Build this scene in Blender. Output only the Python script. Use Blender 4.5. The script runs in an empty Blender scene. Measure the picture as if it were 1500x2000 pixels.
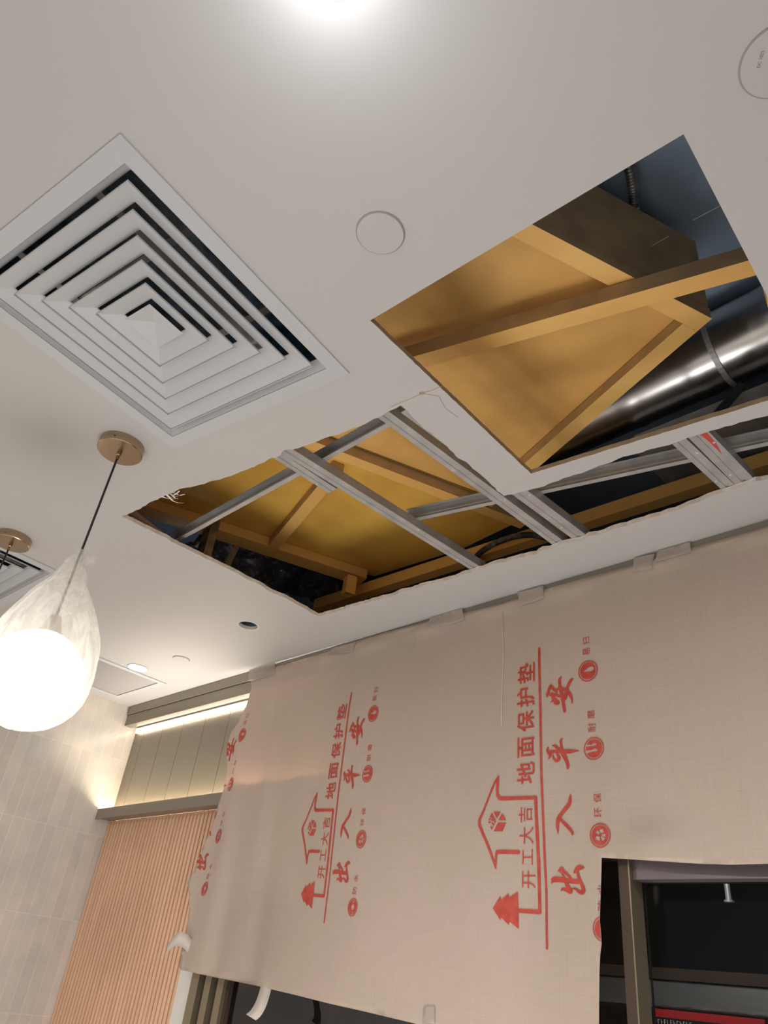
import bpy, bmesh, math, random
from mathutils import Vector, Matrix, noise
from mathutils.geometry import delaunay_2d_cdt
random.seed(7)
C = bpy.context.scene.collection
PI = math.pi

# ---------------------------------------------------------------- camera, world, exposure, large lights
sc = bpy.context.scene
cam_d = bpy.data.cameras.new('camera'); cam = bpy.data.objects.new('camera', cam_d); C.objects.link(cam)
R = [[0.726579, 0.678712, 0.106925], [0.311793, -0.464375, 0.82894], [-0.612265, 0.568952, 0.549023]]
cam.matrix_world = Matrix(((R[0][0], R[1][0], -R[2][0], 0), (R[0][1], R[1][1], -R[2][1], 0), (R[0][2], R[1][2], -R[2][2], 1.62), (0, 0, 0, 1)))
cam_d.sensor_fit = 'HORIZONTAL'; cam_d.sensor_width = 36; cam_d.lens = 34.8; cam_d.clip_start = .02
sc.camera = cam
sc.view_settings.view_transform = 'Standard'; sc.view_settings.look = 'None'
sc.view_settings.gamma = 1; sc.view_settings.use_curve_mapping = False
sc.view_settings.exposure = 0.25
w = bpy.data.worlds.new('hall'); sc.world = w; w.use_nodes = True
w.node_tree.nodes['Background'].inputs[0].default_value = (1, .98, .965, 1)
w.node_tree.nodes['Background'].inputs[1].default_value = .33

def area(name, loc, rot, size, power, col=(1, .95, .9), sy=None):
    d = bpy.data.lights.new(name, 'AREA'); d.energy = power; d.color = col; d.size = size
    if sy: d.shape = 'RECTANGLE'; d.size_y = sy
    o = bpy.data.objects.new(name, d); o.location = loc; o.rotation_euler = rot; C.objects.link(o); return o
# ceiling lamps of the room behind and beside the viewer, shining down on the pale floor
for lx, ly in ((-2.6, -1.2), (-1.0, -1.4), (.8, -1.4), (.9, .5)):
    area('ceiling_lamp_light', (lx, ly, 2.70), (0, 0, 0), .25, 30, (1, .965, .94))
# unseen fill added low down, no fixture, aimed up to brighten the ceiling cavity
area('upward_fill_light', (-1.15, 1.0, .35), (PI, 0, 0), .8, 14, (1, .97, .93))

# ---------------------------------------------------------------- helpers
def tag(o, label=None, cat=None, group=None, kind=None):
    if label: o['label'] = label
    if cat: o['category'] = cat
    if group: o['group'] = group
    if kind: o['kind'] = kind
    return o
def empty(name, loc=(0, 0, 0), rz=0):
    o = bpy.data.objects.new(name, None); o.location = loc; o.rotation_euler = (0, 0, rz); C.objects.link(o); o.empty_display_size = .05; return o
class MB:
    def __init__(s): s.v = []; s.f = []; s.mi = []
    def add(s, vs, fs, mi=0):
        n = len(s.v); s.v += [tuple(v) for v in vs]; s.f += [tuple(i + n for i in f) for f in fs]; s.mi += [mi] * len(fs); return s
    def box(s, x0, y0, z0, x1, y1, z1, mi=0, M=None):
        vs = [Vector(p) for p in ((x0,y0,z0),(x1,y0,z0),(x1,y1,z0),(x0,y1,z0),(x0,y0,z1),(x1,y0,z1),(x1,y1,z1),(x0,y1,z1))]
        if M: vs = [M @ v for v in vs]
        return s.add(vs, [(0,3,2,1),(4,5,6,7),(0,1,5,4),(1,2,6,5),(2,3,7,6),(3,0,4,7)], mi)
    def section(s, p, q, prof, mi=0, caps=True, closed=True):
        # sweep a 2-D profile [(side, up)] from p to q; side = horizontal left of travel
        p = Vector(p); q = Vector(q); d = (q - p).normalized(); side = Vector((0,0,1)).cross(d)
        side = side.normalized() if side.length > 1e-5 else Vector((1,0,0)); up = d.cross(side)
        n = len(prof); vs = [a + side*u + up*v for a in (p, q) for u, v in prof]
        fs = [(i, (i+1) % n, n + (i+1) % n, n + i) for i in range(n if closed else n-1)]
        if caps and closed: fs += [tuple(range(n-1, -1, -1)), tuple(range(n, 2*n))]
        return s.add(vs, fs, mi)
    def tube(s, pts, r, n=12, mi=0, caps=True, ripple=None):
        pts = [Vector(p) for p in pts]; rr = r if isinstance(r, (list, tuple)) else [r]*len(pts); vs = []; fs = []; prev = None
        for i, p in enumerate(pts):
            d = (pts[min(i+1, len(pts)-1)] - pts[max(i-1, 0)]).normalized()
            a = prev if prev else (Vector((0,0,1)) if abs(d.z) < .9 else Vector((1,0,0)))
            a = (a - d*a.dot(d)).normalized(); prev = a; b = d.cross(a)
            for k in range(n):
                t = 2*PI*k/n; vs.append(p + (a*math.cos(t) + b*math.sin(t))*rr[i])
        for i in range(len(pts)-1):
            for k in range(n): fs.append((i*n+k, i*n+(k+1) % n, (i+1)*n+(k+1) % n, (i+1)*n+k))
        if caps: fs += [tuple(range(n-1, -1, -1)), tuple(range((len(pts)-1)*n, len(pts)*n))]
        return s.add(vs, fs, mi)
    def lathe(s, prof, n=48, c=(0,0,0), mi=0, fn=None):
        vs = []; fs = []
        for j, (r, z) in enumerate(prof):
            for k in range(n):
                t = 2*PI*k/n; rr = fn(r, z, t) if fn else r
                vs.append((c[0] + rr*math.cos(t), c[1] + rr*math.sin(t), c[2] + z))
        for j in range(len(prof)-1):
            for k in range(n): fs.append((j*n+k, j*n+(k+1) % n, (j+1)*n+(k+1) % n, (j+1)*n+k))
        return s.add(vs, fs, mi)
    def build(s, name, mats, parent=None, smooth=False, fix=True):
        me = bpy.data.meshes.new(name); me.from_pydata(s.v, [], s.f)
        for m in (mats if isinstance(mats, (list, tuple)) else [mats]): me.materials.append(m)
        for p, mi in zip(me.polygons, s.mi): p.material_index = mi; p.use_smooth = smooth
        if fix:
            bm = bmesh.new(); bm.from_mesh(me); bmesh.ops.recalc_face_normals(bm, faces=bm.faces); bm.to_mesh(me); bm.free()
        o = bpy.data.objects.new(name, me); C.objects.link(o)
        if parent: o.parent = parent
        return o
def inside(p, poly):
    c = False; j = len(poly)-1
    for i in range(len(poly)):
        a, b = poly[i], poly[j]
        if (a[1] > p[1]) != (b[1] > p[1]) and p[0] < (b[0]-a[0])*(p[1]-a[1])/(b[1]-a[1]) + a[0]: c = not c
        j = i
    return c
def triangulate(outer, holes=(), grid=None):
    vs = []; es = []
    for L in [outer] + list(holes):
        n = len(vs); vs += [Vector(p[:2]) for p in L]; es += [(n+i, n+(i+1) % len(L)) for i in range(len(L))]
    if grid:
        xs = [p[0] for p in outer]; zs = [p[1] for p in outer]; x = min(xs)
        while x < max(xs):
            z = min(zs)
            while z < max(zs):
                if inside((x, z), outer) and not any(inside((x, z), h) for h in holes): vs.append(Vector((x + random.uniform(-.1,.1)*grid, z + random.uniform(-.1,.1)*grid)))
                z += grid
            x += grid
    r = delaunay_2d_cdt(vs, es, [], 0, 1e-6); V = [tuple(v) for v in r[0]]; T = []
    for f in r[2]:
        c = (sum(V[i][0] for i in f)/len(f), sum(V[i][1] for i in f)/len(f))
        if inside(c, outer) and not any(inside(c, h) for h in holes): T.append(tuple(f))
    return V, T
def slab(mb, outer, holes, z0, z1, mi=0, mside=None, mfirst=None):
    V, T = triangulate(outer, holes); n = len(V)
    mb.add([(x, y, z0) for x, y in V], [t[::-1] for t in T], mi); mb.add([(x, y, z1) for x, y in V], T, mi)
    for li, L in enumerate([outer] + list(holes)):
        k = len(L); mb.add([(p[0], p[1], z0) for p in L] + [(p[0], p[1], z1) for p in L], [(i, (i+1) % k, k+(i+1) % k, k+i) for i in range(k)], mfirst if (li == 1 and mfirst is not None) else (mi if mside is None else mside))
def circle(cx, cy, r, n=48): return [(cx + r*math.cos(2*PI*k/n), cy + r*math.sin(2*PI*k/n)) for k in range(n)]
def sstep(a, b, x):
    t = min(1, max(0, (x-a)/(b-a))); return t*t*(3-2*t)

# ---------------------------------------------------------------- materials
def mat(name, col, rough=.6, metal=0, emis=None, es=0, **k):
    m = bpy.data.materials.new(name); m.use_nodes = True; nt = m.node_tree; b = nt.nodes['Principled BSDF']
    b.inputs['Base Color'].default_value = (*col, 1); b.inputs['Roughness'].default_value = rough; b.inputs['Metallic'].default_value = metal
    if emis: b.inputs['Emission Color'].default_value = (*emis, 1); b.inputs['Emission Strength'].default_value = es
    for kk, v in k.items(): b.inputs[kk.replace('_', ' ')].default_value = v
    return m
def nz(m, scale, c1, c2, lo=.35, hi=.65, detail=4, bump=0, bscale=None, vec=(1,1,1), rot=(0,0,0), dist=0.002, rough=None):
    """object-space noise between two colours plus an optional noise bump"""
    nt = m.node_tree; N = nt.nodes; L = nt.links; b = N['Principled BSDF']
    tc = N.new('ShaderNodeTexCoord'); mp = N.new('ShaderNodeMapping'); L.new(tc.outputs['Object'], mp.inputs[0]); mp.inputs['Scale'].default_value = vec; mp.inputs['Rotation'].default_value = rot
    n = N.new('ShaderNodeTexNoise'); n.inputs['Scale'].default_value = scale; n.inputs['Detail'].default_value = detail; L.new(mp.outputs[0], n.inputs[0])
    cr = N.new('ShaderNodeValToRGB'); cr.color_ramp.elements[0].position = lo; cr.color_ramp.elements[1].position = hi
    cr.color_ramp.elements[0].color = (*c1, 1); cr.color_ramp.elements[1].color = (*c2, 1)
    L.new(n.outputs[0], cr.inputs[0]); L.new(cr.outputs[0], b.inputs['Base Color'])
    if rough:
        mr = N.new('ShaderNodeMapRange'); mr.inputs[3].default_value = rough[0]; mr.inputs[4].default_value = rough[1]; L.new(n.outputs[0], mr.inputs[0]); L.new(mr.outputs[0], b.inputs['Roughness'])
    if bump:
        n2 = N.new('ShaderNodeTexNoise'); n2.inputs['Scale'].default_value = bscale or scale; n2.inputs['Detail'].default_value = 5; L.new(mp.outputs[0], n2.inputs[0])
        bp = N.new('ShaderNodeBump'); bp.inputs['Strength'].default_value = bump; bp.inputs['Distance'].default_value = dist
        L.new(n2.outputs[0], bp.inputs['Height']); L.new(bp.outputs[0], b.inputs['Normal'])
    return m
M = {}
M['paint'] = nz(mat('ceiling_paint', (.74, .70, .67), .55), 1.2, (.495, .492, .49), (.515, .508, .505), bump=.04, bscale=60)
M['board'] = nz(mat('board_core', (.62, .52, .42), .9), 40, (.82, .77, .71), (.68, .60, .52), bump=.6, bscale=90)
M['boardo'] = nz(mat('oversprayed_board_edge', (.4, .28, .17), .9), 30, (.46, .32, .19), (.34, .24, .15), bump=.5, bscale=90)
M['diffuser'] = mat('diffuser_enamel', (.515, .53, .555), .42)
M['disc'] = mat('cover_disc', (.495, .49, .49), .5)
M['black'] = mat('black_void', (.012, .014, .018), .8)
M['plenum'] = nz(mat('plenum_lining', (.03, .045, .06), .35), 25, (.04, .06, .08), (.13, .18, .23), bump=.9, bscale=22, dist=.01)
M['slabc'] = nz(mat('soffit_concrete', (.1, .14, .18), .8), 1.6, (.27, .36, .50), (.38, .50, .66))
M['brass'] = nz(mat('brushed_brass', (.50, .37, .25), .27, 1), 3, (.38, .28, .185), (.50, .375, .25), vec=(1, 1, 30))
M['cord'] = mat('black_cord', (.012, .014, .018), .6)
M['galv'] = nz(mat('galvanised_steel', (.5, .51, .52), .42, .55), 14, (.42, .43, .44), (.54, .54, .54), bump=.12, bscale=40, rough=(.34, .6))
M['galvd'] = nz(mat('stained_steel', (.3, .3, .3), .45, .8), 18, (.16, .16, .165), (.46, .45, .44), bump=.5, bscale=26, dist=.004, rough=(.3, .6))
def yellow(name, c1, c2, r=.5, bump=.15):
    m = nz(mat(name, c1, r), 3.2, c1, c2, .36, .62, detail=11, bump=bump, bscale=120)
    return m
M['yplate'] = yellow('ochre_plate', (.70, .41, .13), (.90, .53, .165), .42)
M['yplate2'] = yellow('ochre_deck', (.76, .43, .085), (.94, .58, .12), .38)
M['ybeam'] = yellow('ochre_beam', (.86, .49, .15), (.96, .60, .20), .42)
M['yside'] = nz(mat('shaded_ochre_side', (.25, .15, .06), .6), 9, (.44, .29, .15), (.62, .41, .19), bump=.3, bscale=60)  # ochre darkened so that the shade of the sides sits in the colour
M['fascia'] = nz(mat('champagne_fascia', (.38, .34, .275), .42, .3), 2, (.265, .23, .185), (.30, .26, .21))
M['panel'] = mat('grey_panel', (.235, .205, .165), .36, .3)
M['groove'] = mat('panel_groove', (.05, .042, .032), .8)
M['slat'] = nz(mat('slat_wood', (.60, .36, .22), .5), 5, (.76, .46, .29), (.86, .55, .36), vec=(8, 8, .6))
M['slatgap'] = mat('slat_backing', (.20, .10, .055), .8)
M['trimw'] = mat('white_trim', (.72, .70, .66), .5)
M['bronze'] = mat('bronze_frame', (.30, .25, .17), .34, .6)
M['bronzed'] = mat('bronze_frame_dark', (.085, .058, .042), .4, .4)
M['alu'] = mat('grey_head_frame', (.20, .17, .175), .35, .5)
M['steel'] = nz(mat('brushed_stainless', (.6, .6, .6), .4, 1), 30, (.54, .54, .54), (.66, .66, .66), vec=(.2, 1, 12))
M['red'] = mat('red_strip', (.55, .03, .03), .35)
M['white'] = mat('white_print', (.75, .75, .75), .5)
M['floor'] = nz(mat('floor_tile', (.60, .56, .51), .4), 3, (.58, .54, .49), (.63, .59, .54))
M['wall'] = mat('plain_wall', (.55, .52, .48), .7)
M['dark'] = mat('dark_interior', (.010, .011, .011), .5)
M['tape'] = mat('masking_tape_paper', (.58, .49, .43), .5)
M['ink'] = nz(mat('red_ink', (.50, .052, .035), .5), 60, (.46, .045, .03), (.56, .07, .045))
M['mark'] = mat('grey_print', (.16, .15, .14), .6)
M['redpaint'] = mat('red_paint', (.55, .06, .05), .5)
M['orange'] = mat('orange_sealant', (.55, .21, .10), .7)
M['led'] = mat('led_strip', (.9, .9, .9), .5, emis=(1, .84, .68), es=5.5)
M['led2'] = mat('led_uplight', (.9, .9, .9), .5, emis=(1, .84, .58), es=34)
M['lamp'] = mat('downlight_lens', (.9, .9, .9), .5, emis=(1, .97, .93), es=14)
M['lampc'] = mat('cool_downlight_lens', (.9, .9, .9), .5, emis=(.93, .97, 1), es=30)
M['globe'] = mat('opal_glass_lit', (.9, .9, .88), .4, emis=(1, .93, .80), es=2.4)
M['foil'] = nz(mat('black_foil', (.05, .045, .055), .24, .35), 26, (.14, .135, .14), (.62, .50, .64), .55, .78, bump=1, bscale=40, dist=.012)
M['paper'] = mat('torn_board_paper', (.74, .70, .66), .9)

nt = M['tape'].node_tree; tp = nt.nodes.new('ShaderNodeBsdfTransparent'); ms = nt.nodes.new('ShaderNodeMixShader'); ms.inputs[0].default_value = .45
nt.links.new(nt.nodes['Principled BSDF'].outputs[0], ms.inputs[1]); nt.links.new(tp.outputs[0], ms.inputs[2]); nt.links.new(ms.outputs[0], nt.nodes['Material Output'].inputs[0])
M['tapeo'] = mat('masking_tape_curl', (.62, .55, .49), .5)
def sheet_mat():
    m = bpy.data.materials.new('woven_sheet'); m.use_nodes = True; nt = m.node_tree; N = nt.nodes; L = nt.links
    b = N['Principled BSDF']; out = N['Material Output']
    tc = N.new('ShaderNodeTexCoord')
    n = N.new('ShaderNodeTexNoise'); n.inputs['Scale'].default_value = 3; n.inputs['Detail'].default_value = 3; L.new(tc.outputs['Object'], n.inputs[0])
    cr = N.new('ShaderNodeValToRGB'); e = cr.color_ramp.elements; e[0].position = .35; e[1].position = .65
    e[0].color = (.60, .495, .40, 1); e[1].color = (.63, .50, .425, 1); L.new(n.outputs[0], cr.inputs[0])
    hs = []
    for sc_, vec in ((1, (700, 1, 14)), (1, (14, 1, 700))):
        mp = N.new('ShaderNodeMapping'); mp.inputs['Scale'].default_value = vec; L.new(tc.outputs['Object'], mp.inputs[0])
        k = N.new('ShaderNodeTexNoise'); k.inputs['Scale'].default_value = 1; k.inputs['Detail'].default_value = 1; L.new(mp.outputs[0], k.inputs[0]); hs.append(k)
    ad = N.new('ShaderNodeMath'); ad.operation = 'ADD'; L.new(hs[0].outputs[0], ad.inputs[0]); L.new(hs[1].outputs[0], ad.inputs[1])
    mx = N.new('ShaderNodeMapRange'); mx.inputs[1].default_value = .7; mx.inputs[2].default_value = 1.3; mx.inputs[3].default_value = .95; mx.inputs[4].default_value = 1.05; L.new(ad.outputs[0], mx.inputs[0])
    mul = N.new('ShaderNodeMix'); mul.data_type = 'RGBA'; mul.blend_type = 'MULTIPLY'; mul.inputs[0].default_value = 1
    L.new(cr.outputs[0], mul.inputs[6]); L.new(mx.outputs[0], mul.inputs[7])
    L.new(mul.outputs[2], b.inputs['Base Color']); b.inputs['Roughness'].default_value = .42
    bp = N.new('ShaderNodeBump'); bp.inputs['Strength'].default_value = .25; bp.inputs['Distance'].default_value = .001; L.new(ad.outputs[0], bp.inputs['Height']); L.new(bp.outputs[0], b.inputs['Normal'])
    tr = N.new('ShaderNodeBsdfTranslucent'); L.new(mul.outputs[2], tr.inputs[0]); ms = N.new('ShaderNodeMixShader'); ms.inputs[0].default_value = .22
    L.new(b.outputs[0], ms.inputs[1]); L.new(tr.outputs[0], ms.inputs[2]); L.new(ms.outputs[0], out.inputs[0])
    return m
M['sheet'] = sheet_mat()
def plastic_mat():
    m = bpy.data.materials.new('clear_plastic_film'); m.use_nodes = True; nt = m.node_tree; N = nt.nodes; L = nt.links; out = N['Material Output']; b = N['Principled BSDF']
    b.inputs['Base Color'].default_value = (.86, .85, .82, 1); b.inputs['Roughness'].default_value = .22
    tc = N.new('ShaderNodeTexCoord'); mp = N.new('ShaderNodeMapping'); mp.inputs['Scale'].default_value = (1, 1, .3); L.new(tc.outputs['Object'], mp.inputs[0])
    n = N.new('ShaderNodeTexNoise'); n.inputs['Scale'].default_value = 30; n.inputs['Detail'].default_value = 5; n.inputs['Distortion'].default_value = 1.2; L.new(mp.outputs[0], n.inputs[0])
    bp = N.new('ShaderNodeBump'); bp.inputs['Strength'].default_value = .8; bp.inputs['Distance'].default_value = .008; L.new(n.outputs[0], bp.inputs['Height']); L.new(bp.outputs[0], b.inputs['Normal'])
    tl = N.new('ShaderNodeBsdfTranslucent'); tl.inputs[0].default_value = (.9, .88, .84, 1); L.new(bp.outputs[0], tl.inputs['Normal'])
    m1 = N.new('ShaderNodeMixShader'); m1.inputs[0].default_value = .5; L.new(b.outputs[0], m1.inputs[1]); L.new(tl.outputs[0], m1.inputs[2])
    tp = N.new('ShaderNodeBsdfTransparent')
    n2 = N.new('ShaderNodeTexNoise'); n2.inputs['Scale'].default_value = 16; n2.inputs['Detail'].default_value = 6; n2.inputs['Distortion'].default_value = 2; L.new(mp.outputs[0], n2.inputs[0])
    cr = N.new('ShaderNodeMapRange'); cr.inputs[1].default_value = .35; cr.inputs[2].default_value = .65; cr.inputs[3].default_value = .30; cr.inputs[4].default_value = .72; L.new(n2.outputs[0], cr.inputs[0])
    m2 = N.new('ShaderNodeMixShader'); L.new(cr.outputs[0], m2.inputs[0]); L.new(tp.outputs[0], m2.inputs[1]); L.new(m1.outputs[0], m2.inputs[2]); L.new(m2.outputs[0], out.inputs[0])
    return m
M['film'] = plastic_mat()
def glass_mat(ior=1.22):
    m = bpy.data.materials.new('window_glass'); m.use_nodes = True; nt = m.node_tree; N = nt.nodes; L = nt.links; out = N['Material Output']
    g = N.new('ShaderNodeBsdfGlossy'); g.inputs['Roughness'].default_value = .02; g.inputs[0].default_value = (.9, .88, .92, 1)
    t = N.new('ShaderNodeBsdfTransparent'); t.inputs[0].default_value = (.72, .74, .74, 1)
    fr = N.new('ShaderNodeFresnel'); fr.inputs[0].default_value = ior; ms = N.new('ShaderNodeMixShader')
    L.new(fr.outputs[0], ms.inputs[0]); L.new(t.outputs[0], ms.inputs[1]); L.new(g.outputs[0], ms.inputs[2]); L.new(ms.outputs[0], out.inputs[0]); return m
M['glass'] = glass_mat(); M['glassr'] = glass_mat(1.7)
def tile_mat():
    m = bpy.data.materials.new('glazed_wall_tile'); m.use_nodes = True; nt = m.node_tree; N = nt.nodes; L = nt.links; b = N['Principled BSDF']
    tc = N.new('ShaderNodeTexCoord'); sp = N.new('ShaderNodeSeparateXYZ'); cb = N.new('ShaderNodeCombineXYZ'); L.new(tc.outputs['Object'], sp.inputs[0])
    ay = N.new('ShaderNodeMath'); ay.operation = 'ADD'; ay.inputs[1].default_value = 10.0; az = N.new('ShaderNodeMath'); az.operation = 'ADD'; az.inputs[1].default_value = -2.488 + .355*9
    L.new(sp.outputs[1], ay.inputs[0]); L.new(sp.outputs[2], az.inputs[0]); L.new(ay.outputs[0], cb.inputs[0]); L.new(az.outputs[0], cb.inputs[1])
    br = N.new('ShaderNodeTexBrick'); br.offset = 0; br.inputs['Scale'].default_value = 1; br.inputs['Brick Width'].default_value = .0515; br.inputs['Row Height'].default_value = .355
    br.inputs['Mortar Size'].default_value = .0016; br.inputs['Mortar Smooth'].default_value = .2
    br.inputs['Color1'].default_value = (.68, .65, .61, 1); br.inputs['Color2'].default_value = (.77, .72, .675, 1); br.inputs['Mortar'].default_value = (.86, .82, .77, 1); L.new(cb.outputs[0], br.inputs[0])
    n = N.new('ShaderNodeTexNoise'); n.inputs['Scale'].default_value = 7; n.inputs['Detail'].default_value = 3; L.new(tc.outputs['Object'], n.inputs[0])
    cr = N.new('ShaderNodeValToRGB'); e = cr.color_ramp.elements; e[0].position = .36; e[1].position = .66; e[0].color = (.84, .86, .86, 1); e[1].color = (1, .96, .93, 1); L.new(n.outputs[0], cr.inputs[0])
    mul = N.new('ShaderNodeMix'); mul.data_type = 'RGBA'; mul.blend_type = 'MULTIPLY'; mul.inputs[0].default_value = 1; L.new(br.outputs[0], mul.inputs[6]); L.new(cr.outputs[0], mul.inputs[7]); L.new(mul.outputs[2], b.inputs['Base Color'])
    n2 = N.new('ShaderNodeTexNoise'); n2.inputs['Scale'].default_value = 38; n2.inputs['Detail'].default_value = 2; L.new(tc.outputs['Object'], n2.inputs[0])
    sub = N.new('ShaderNodeMath'); sub.operation = 'MULTIPLY_ADD'; sub.inputs[1].default_value = -1.0; L.new(br.outputs['Fac'], sub.inputs[0]); L.new(n2.outputs[0], sub.inputs[2])
    bp = N.new('ShaderNodeBump'); bp.inputs['Strength'].default_value = .5; bp.inputs['Distance'].default_value = .003; L.new(sub.outputs[0], bp.inputs['Height']); L.new(bp.outputs[0], b.inputs['Normal'])
    b.inputs['Roughness'].default_value = .12
    return m
M['tile'] = tile_mat()

# ---------------------------------------------------------------- the room
XL, YW, ZC, TB = -3.62, 1.755, 2.75, .0125
H1 = [[-0.81,0.6483],[-0.1788,0.6758],[-0.2092,1.3283],[-0.8337,1.252]]
H2 = [[-1.9428,0.7392],[-1.8952,0.7479],[-1.8607,0.7516],[-1.8118,0.7494],[-1.7661,0.7553],[-1.7292,0.7559],[-1.6772,0.7613],[-1.6473,0.767],[-1.6112,0.78],[-1.5806,0.7895],[-1.5394,0.7978],[-1.4991,0.806],[-1.4493,0.8129],[-1.4101,0.8185],[-1.374,0.8223],[-1.3353,0.8233],[-1.3185,0.83],[-1.2751,0.8224],[-1.2598,0.8332],[-1.2298,0.8395],[-1.2108,0.8431],[-1.1837,0.8478],[-1.1612,0.8494],[-1.1419,0.8536],[-1.1231,0.86],[-1.1073,0.8619],[-1.078,0.8643],[-1.0552,0.8693],[-1.0255,0.8703],[-0.9977,0.8725],[-0.9606,0.8711],[-0.9297,0.8721],[-0.929,0.8941],[-0.933,0.9129],[-0.935,0.9314],[-0.9355,0.9466],[-0.9387,0.967],[-0.9347,0.979],[-0.9361,1.0034],[-0.9335,1.0193],[-0.9388,1.0609],[-0.9427,1.0998],[-0.9361,1.122],[-0.9383,1.1663],[-0.9418,1.2379],[-0.9442,1.2927],[-0.9214,1.3013],[-0.8811,1.3068],[-0.8473,1.3137],[-0.8094,1.3132],[-0.7642,1.3158],[-0.7183,1.3197],[-0.6983,1.3186],[-0.6542,1.3224],[-0.6218,1.3187],[-0.5955,1.3254],[-0.5688,1.3279],[-0.5371,1.3343],[-0.5042,1.3395],[-0.4774,1.3385],[-0.4399,1.3434],[-0.3953,1.3477],[-0.3507,1.3568],[-0.3112,1.3649],[-0.0926,1.3993],[-0.0926,1.5859],[-0.3926,1.5859],[-0.4163,1.577],[-0.4358,1.5812],[-0.4522,1.5801],[-0.4751,1.5824],[-0.4972,1.5817],[-0.5282,1.5803],[-0.5592,1.5863],[-0.584,1.5859],[-0.6225,1.5935],[-0.6411,1.5895],[-0.662,1.5927],[-0.6918,1.5874],[-0.7166,1.5884],[-0.7553,1.5897],[-0.7877,1.5834],[-0.8224,1.5884],[-0.8502,1.5827],[-0.8654,1.579],[-0.8924,1.587],[-0.9056,1.5849],[-0.9286,1.5797],[-0.9647,1.5793],[-0.9893,1.5835],[-1.0089,1.5742],[-1.0377,1.5864],[-1.0606,1.5787],[-1.098,1.5758],[-1.1391,1.5745],[-1.1744,1.5665],[-1.208,1.5709],[-1.232,1.5669],[-1.2621,1.5704],[-1.2868,1.5663],[-1.3261,1.5726],[-1.3501,1.5693],[-1.3844,1.5678],[-1.417,1.5636],[-1.4464,1.5576],[-1.5003,1.5613],[-1.5436,1.5516],[-1.5872,1.5589],[-1.622,1.5508],[-1.6872,1.5509],[-1.7488,1.5453],[-1.8308,1.5424],[-1.926,1.5335],[-1.9253,1.5053],[-1.9199,1.4756],[-1.9217,1.4284],[-1.9172,1.3768],[-1.925,1.3366],[-1.9267,1.292],[-1.9204,1.2531],[-1.9262,1.2201],[-1.9237,1.1681],[-1.9271,1.1176],[-1.9283,1.0852],[-1.9292,1.0612],[-1.933,1.0394],[-1.9327,1.0091],[-1.9347,0.9926],[-1.9394,0.9449],[-1.9363,0.8744],[-1.9414,0.8149]]
def jag(poly, amp, seed, skip=()):
    out = []; rnd = random.Random(seed); n = len(poly)
    for i in range(n):
        a = poly[i]; b = poly[(i+1) % n]; L = math.dist(a, b); k = max(1, int(L/.012)) if i not in skip else 1
        for j in range(k):
            t = j/k; g = 0 if j == 0 else amp
            out.append((a[0]+(b[0]-a[0])*t + rnd.uniform(-g, g), a[1]+(b[1]-a[1])*t + rnd.uniform(-g, g)))
    return out
H1j = jag(H1, .0007, 3, (0, 1)); H2j = jag(H2, .0026, 5)
DIF = [((-1.186, .378), math.radians(98.22), .312, .285), ((-2.765, .515), math.radians(91.5), .30, .30)]
def rect(c, a, hu, hv):
    u = Vector((math.cos(a), math.sin(a))); v = Vector((-math.sin(a), math.cos(a)))
    return [tuple(Vector(c) + u*i*hu + v*j*hv) for i, j in ((-1,-1), (1,-1), (1,1), (-1,1))]
GR = (-3.535, .80, -3.105, 1.652)
holes = [H1j, H2j, circle(-2.224, 1.447, .036), circle(-3.055, 1.467, .040), circle(-0.422, 0.165, .045)]
holes += [rect(c, a, hu*.9, hv*.9) for c, a, hu, hv in DIF]
holes += [[(GR[0]+.02, GR[1]+.02), (GR[2]-.02, GR[1]+.02), (GR[2]-.02, GR[3]-.02), (GR[0]+.02, GR[3]-.02)]]
mb = MB(); slab(mb, [(XL, -4), (4, -4), (4, 1.86), (XL, 1.86)], holes, ZC, ZC+TB, 0, 1, 2)
ceiling = tag(mb.build('ceiling', [M['paint'], M['board'], M['boardo']]), kind='structure')
# torn paper shreds at the edge of the rough cut
for k, (x, y, a) in enumerate(((-1.712, .756, 2.2), (-1.700, .760, 2.6), (-1.722, .754, 1.7), (-1.708, .764, 3.0), (-1.735, .750, 2.0), (-1.745, .748, 2.4))):
    s = MB(); pts = []; L = .03 + .012*(k % 3)
    for j in range(5):
        t = j/4; pts.append((x + math.cos(a)*L*t*-1 + .004*math.sin(t*5+k), y + math.sin(a)*L*t, ZC - .0005 - .012*math.sin(t*2.4+.3*k)*t))
    for j in range(4):
        p, q = Vector(pts[j]), Vector(pts[j+1]); wv = Vector((.0035*(1-j/5), .002, 0))
        s.add([p-wv, p+wv, q+wv*.8, q-wv*.8], [(0,1,2,3)])
    o = s.build('torn_paper', M['paper'], ceiling, fix=False); sm = o.modifiers.new('th', 'SOLIDIFY'); sm.thickness = .0005
def strip_of(name, pts, wd, m, parent=None):
    s = MB()
    for j in range(len(pts)-1):
        p, q = Vector(pts[j]), Vector(pts[j+1]); d = (q-p).normalized(); n = Vector((-d.y, d.x, 0)).normalized()*wd/2
        s.add([p-n, p+n, q+n, q-n], [(0,1,2,3)])
    return s.build(name, m, parent, fix=False)
def structure(name, mbx, mats): return tag(mbx.build(name, mats), kind='structure')
structure('floor', MB().box(XL, -4, -.05, 4, 1.9, 0), M['floor'])
structure('wall_left', MB().box(XL-.1, -4, 0, XL, 1.95, 3.5), M['tile'])
# back wall: solid behind the niche, bulkhead above the glazing
wb = MB(); wb.box(XL, 1.875, 0, -2.70, 1.95, ZC); wb.box(-2.70, 1.875, 2.10, -2.0, 1.95, ZC); wb.box(-2.0, 1.775, 1.995, 4, 1.95, ZC)
structure('wall_back', wb, M['wall'])
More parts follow.
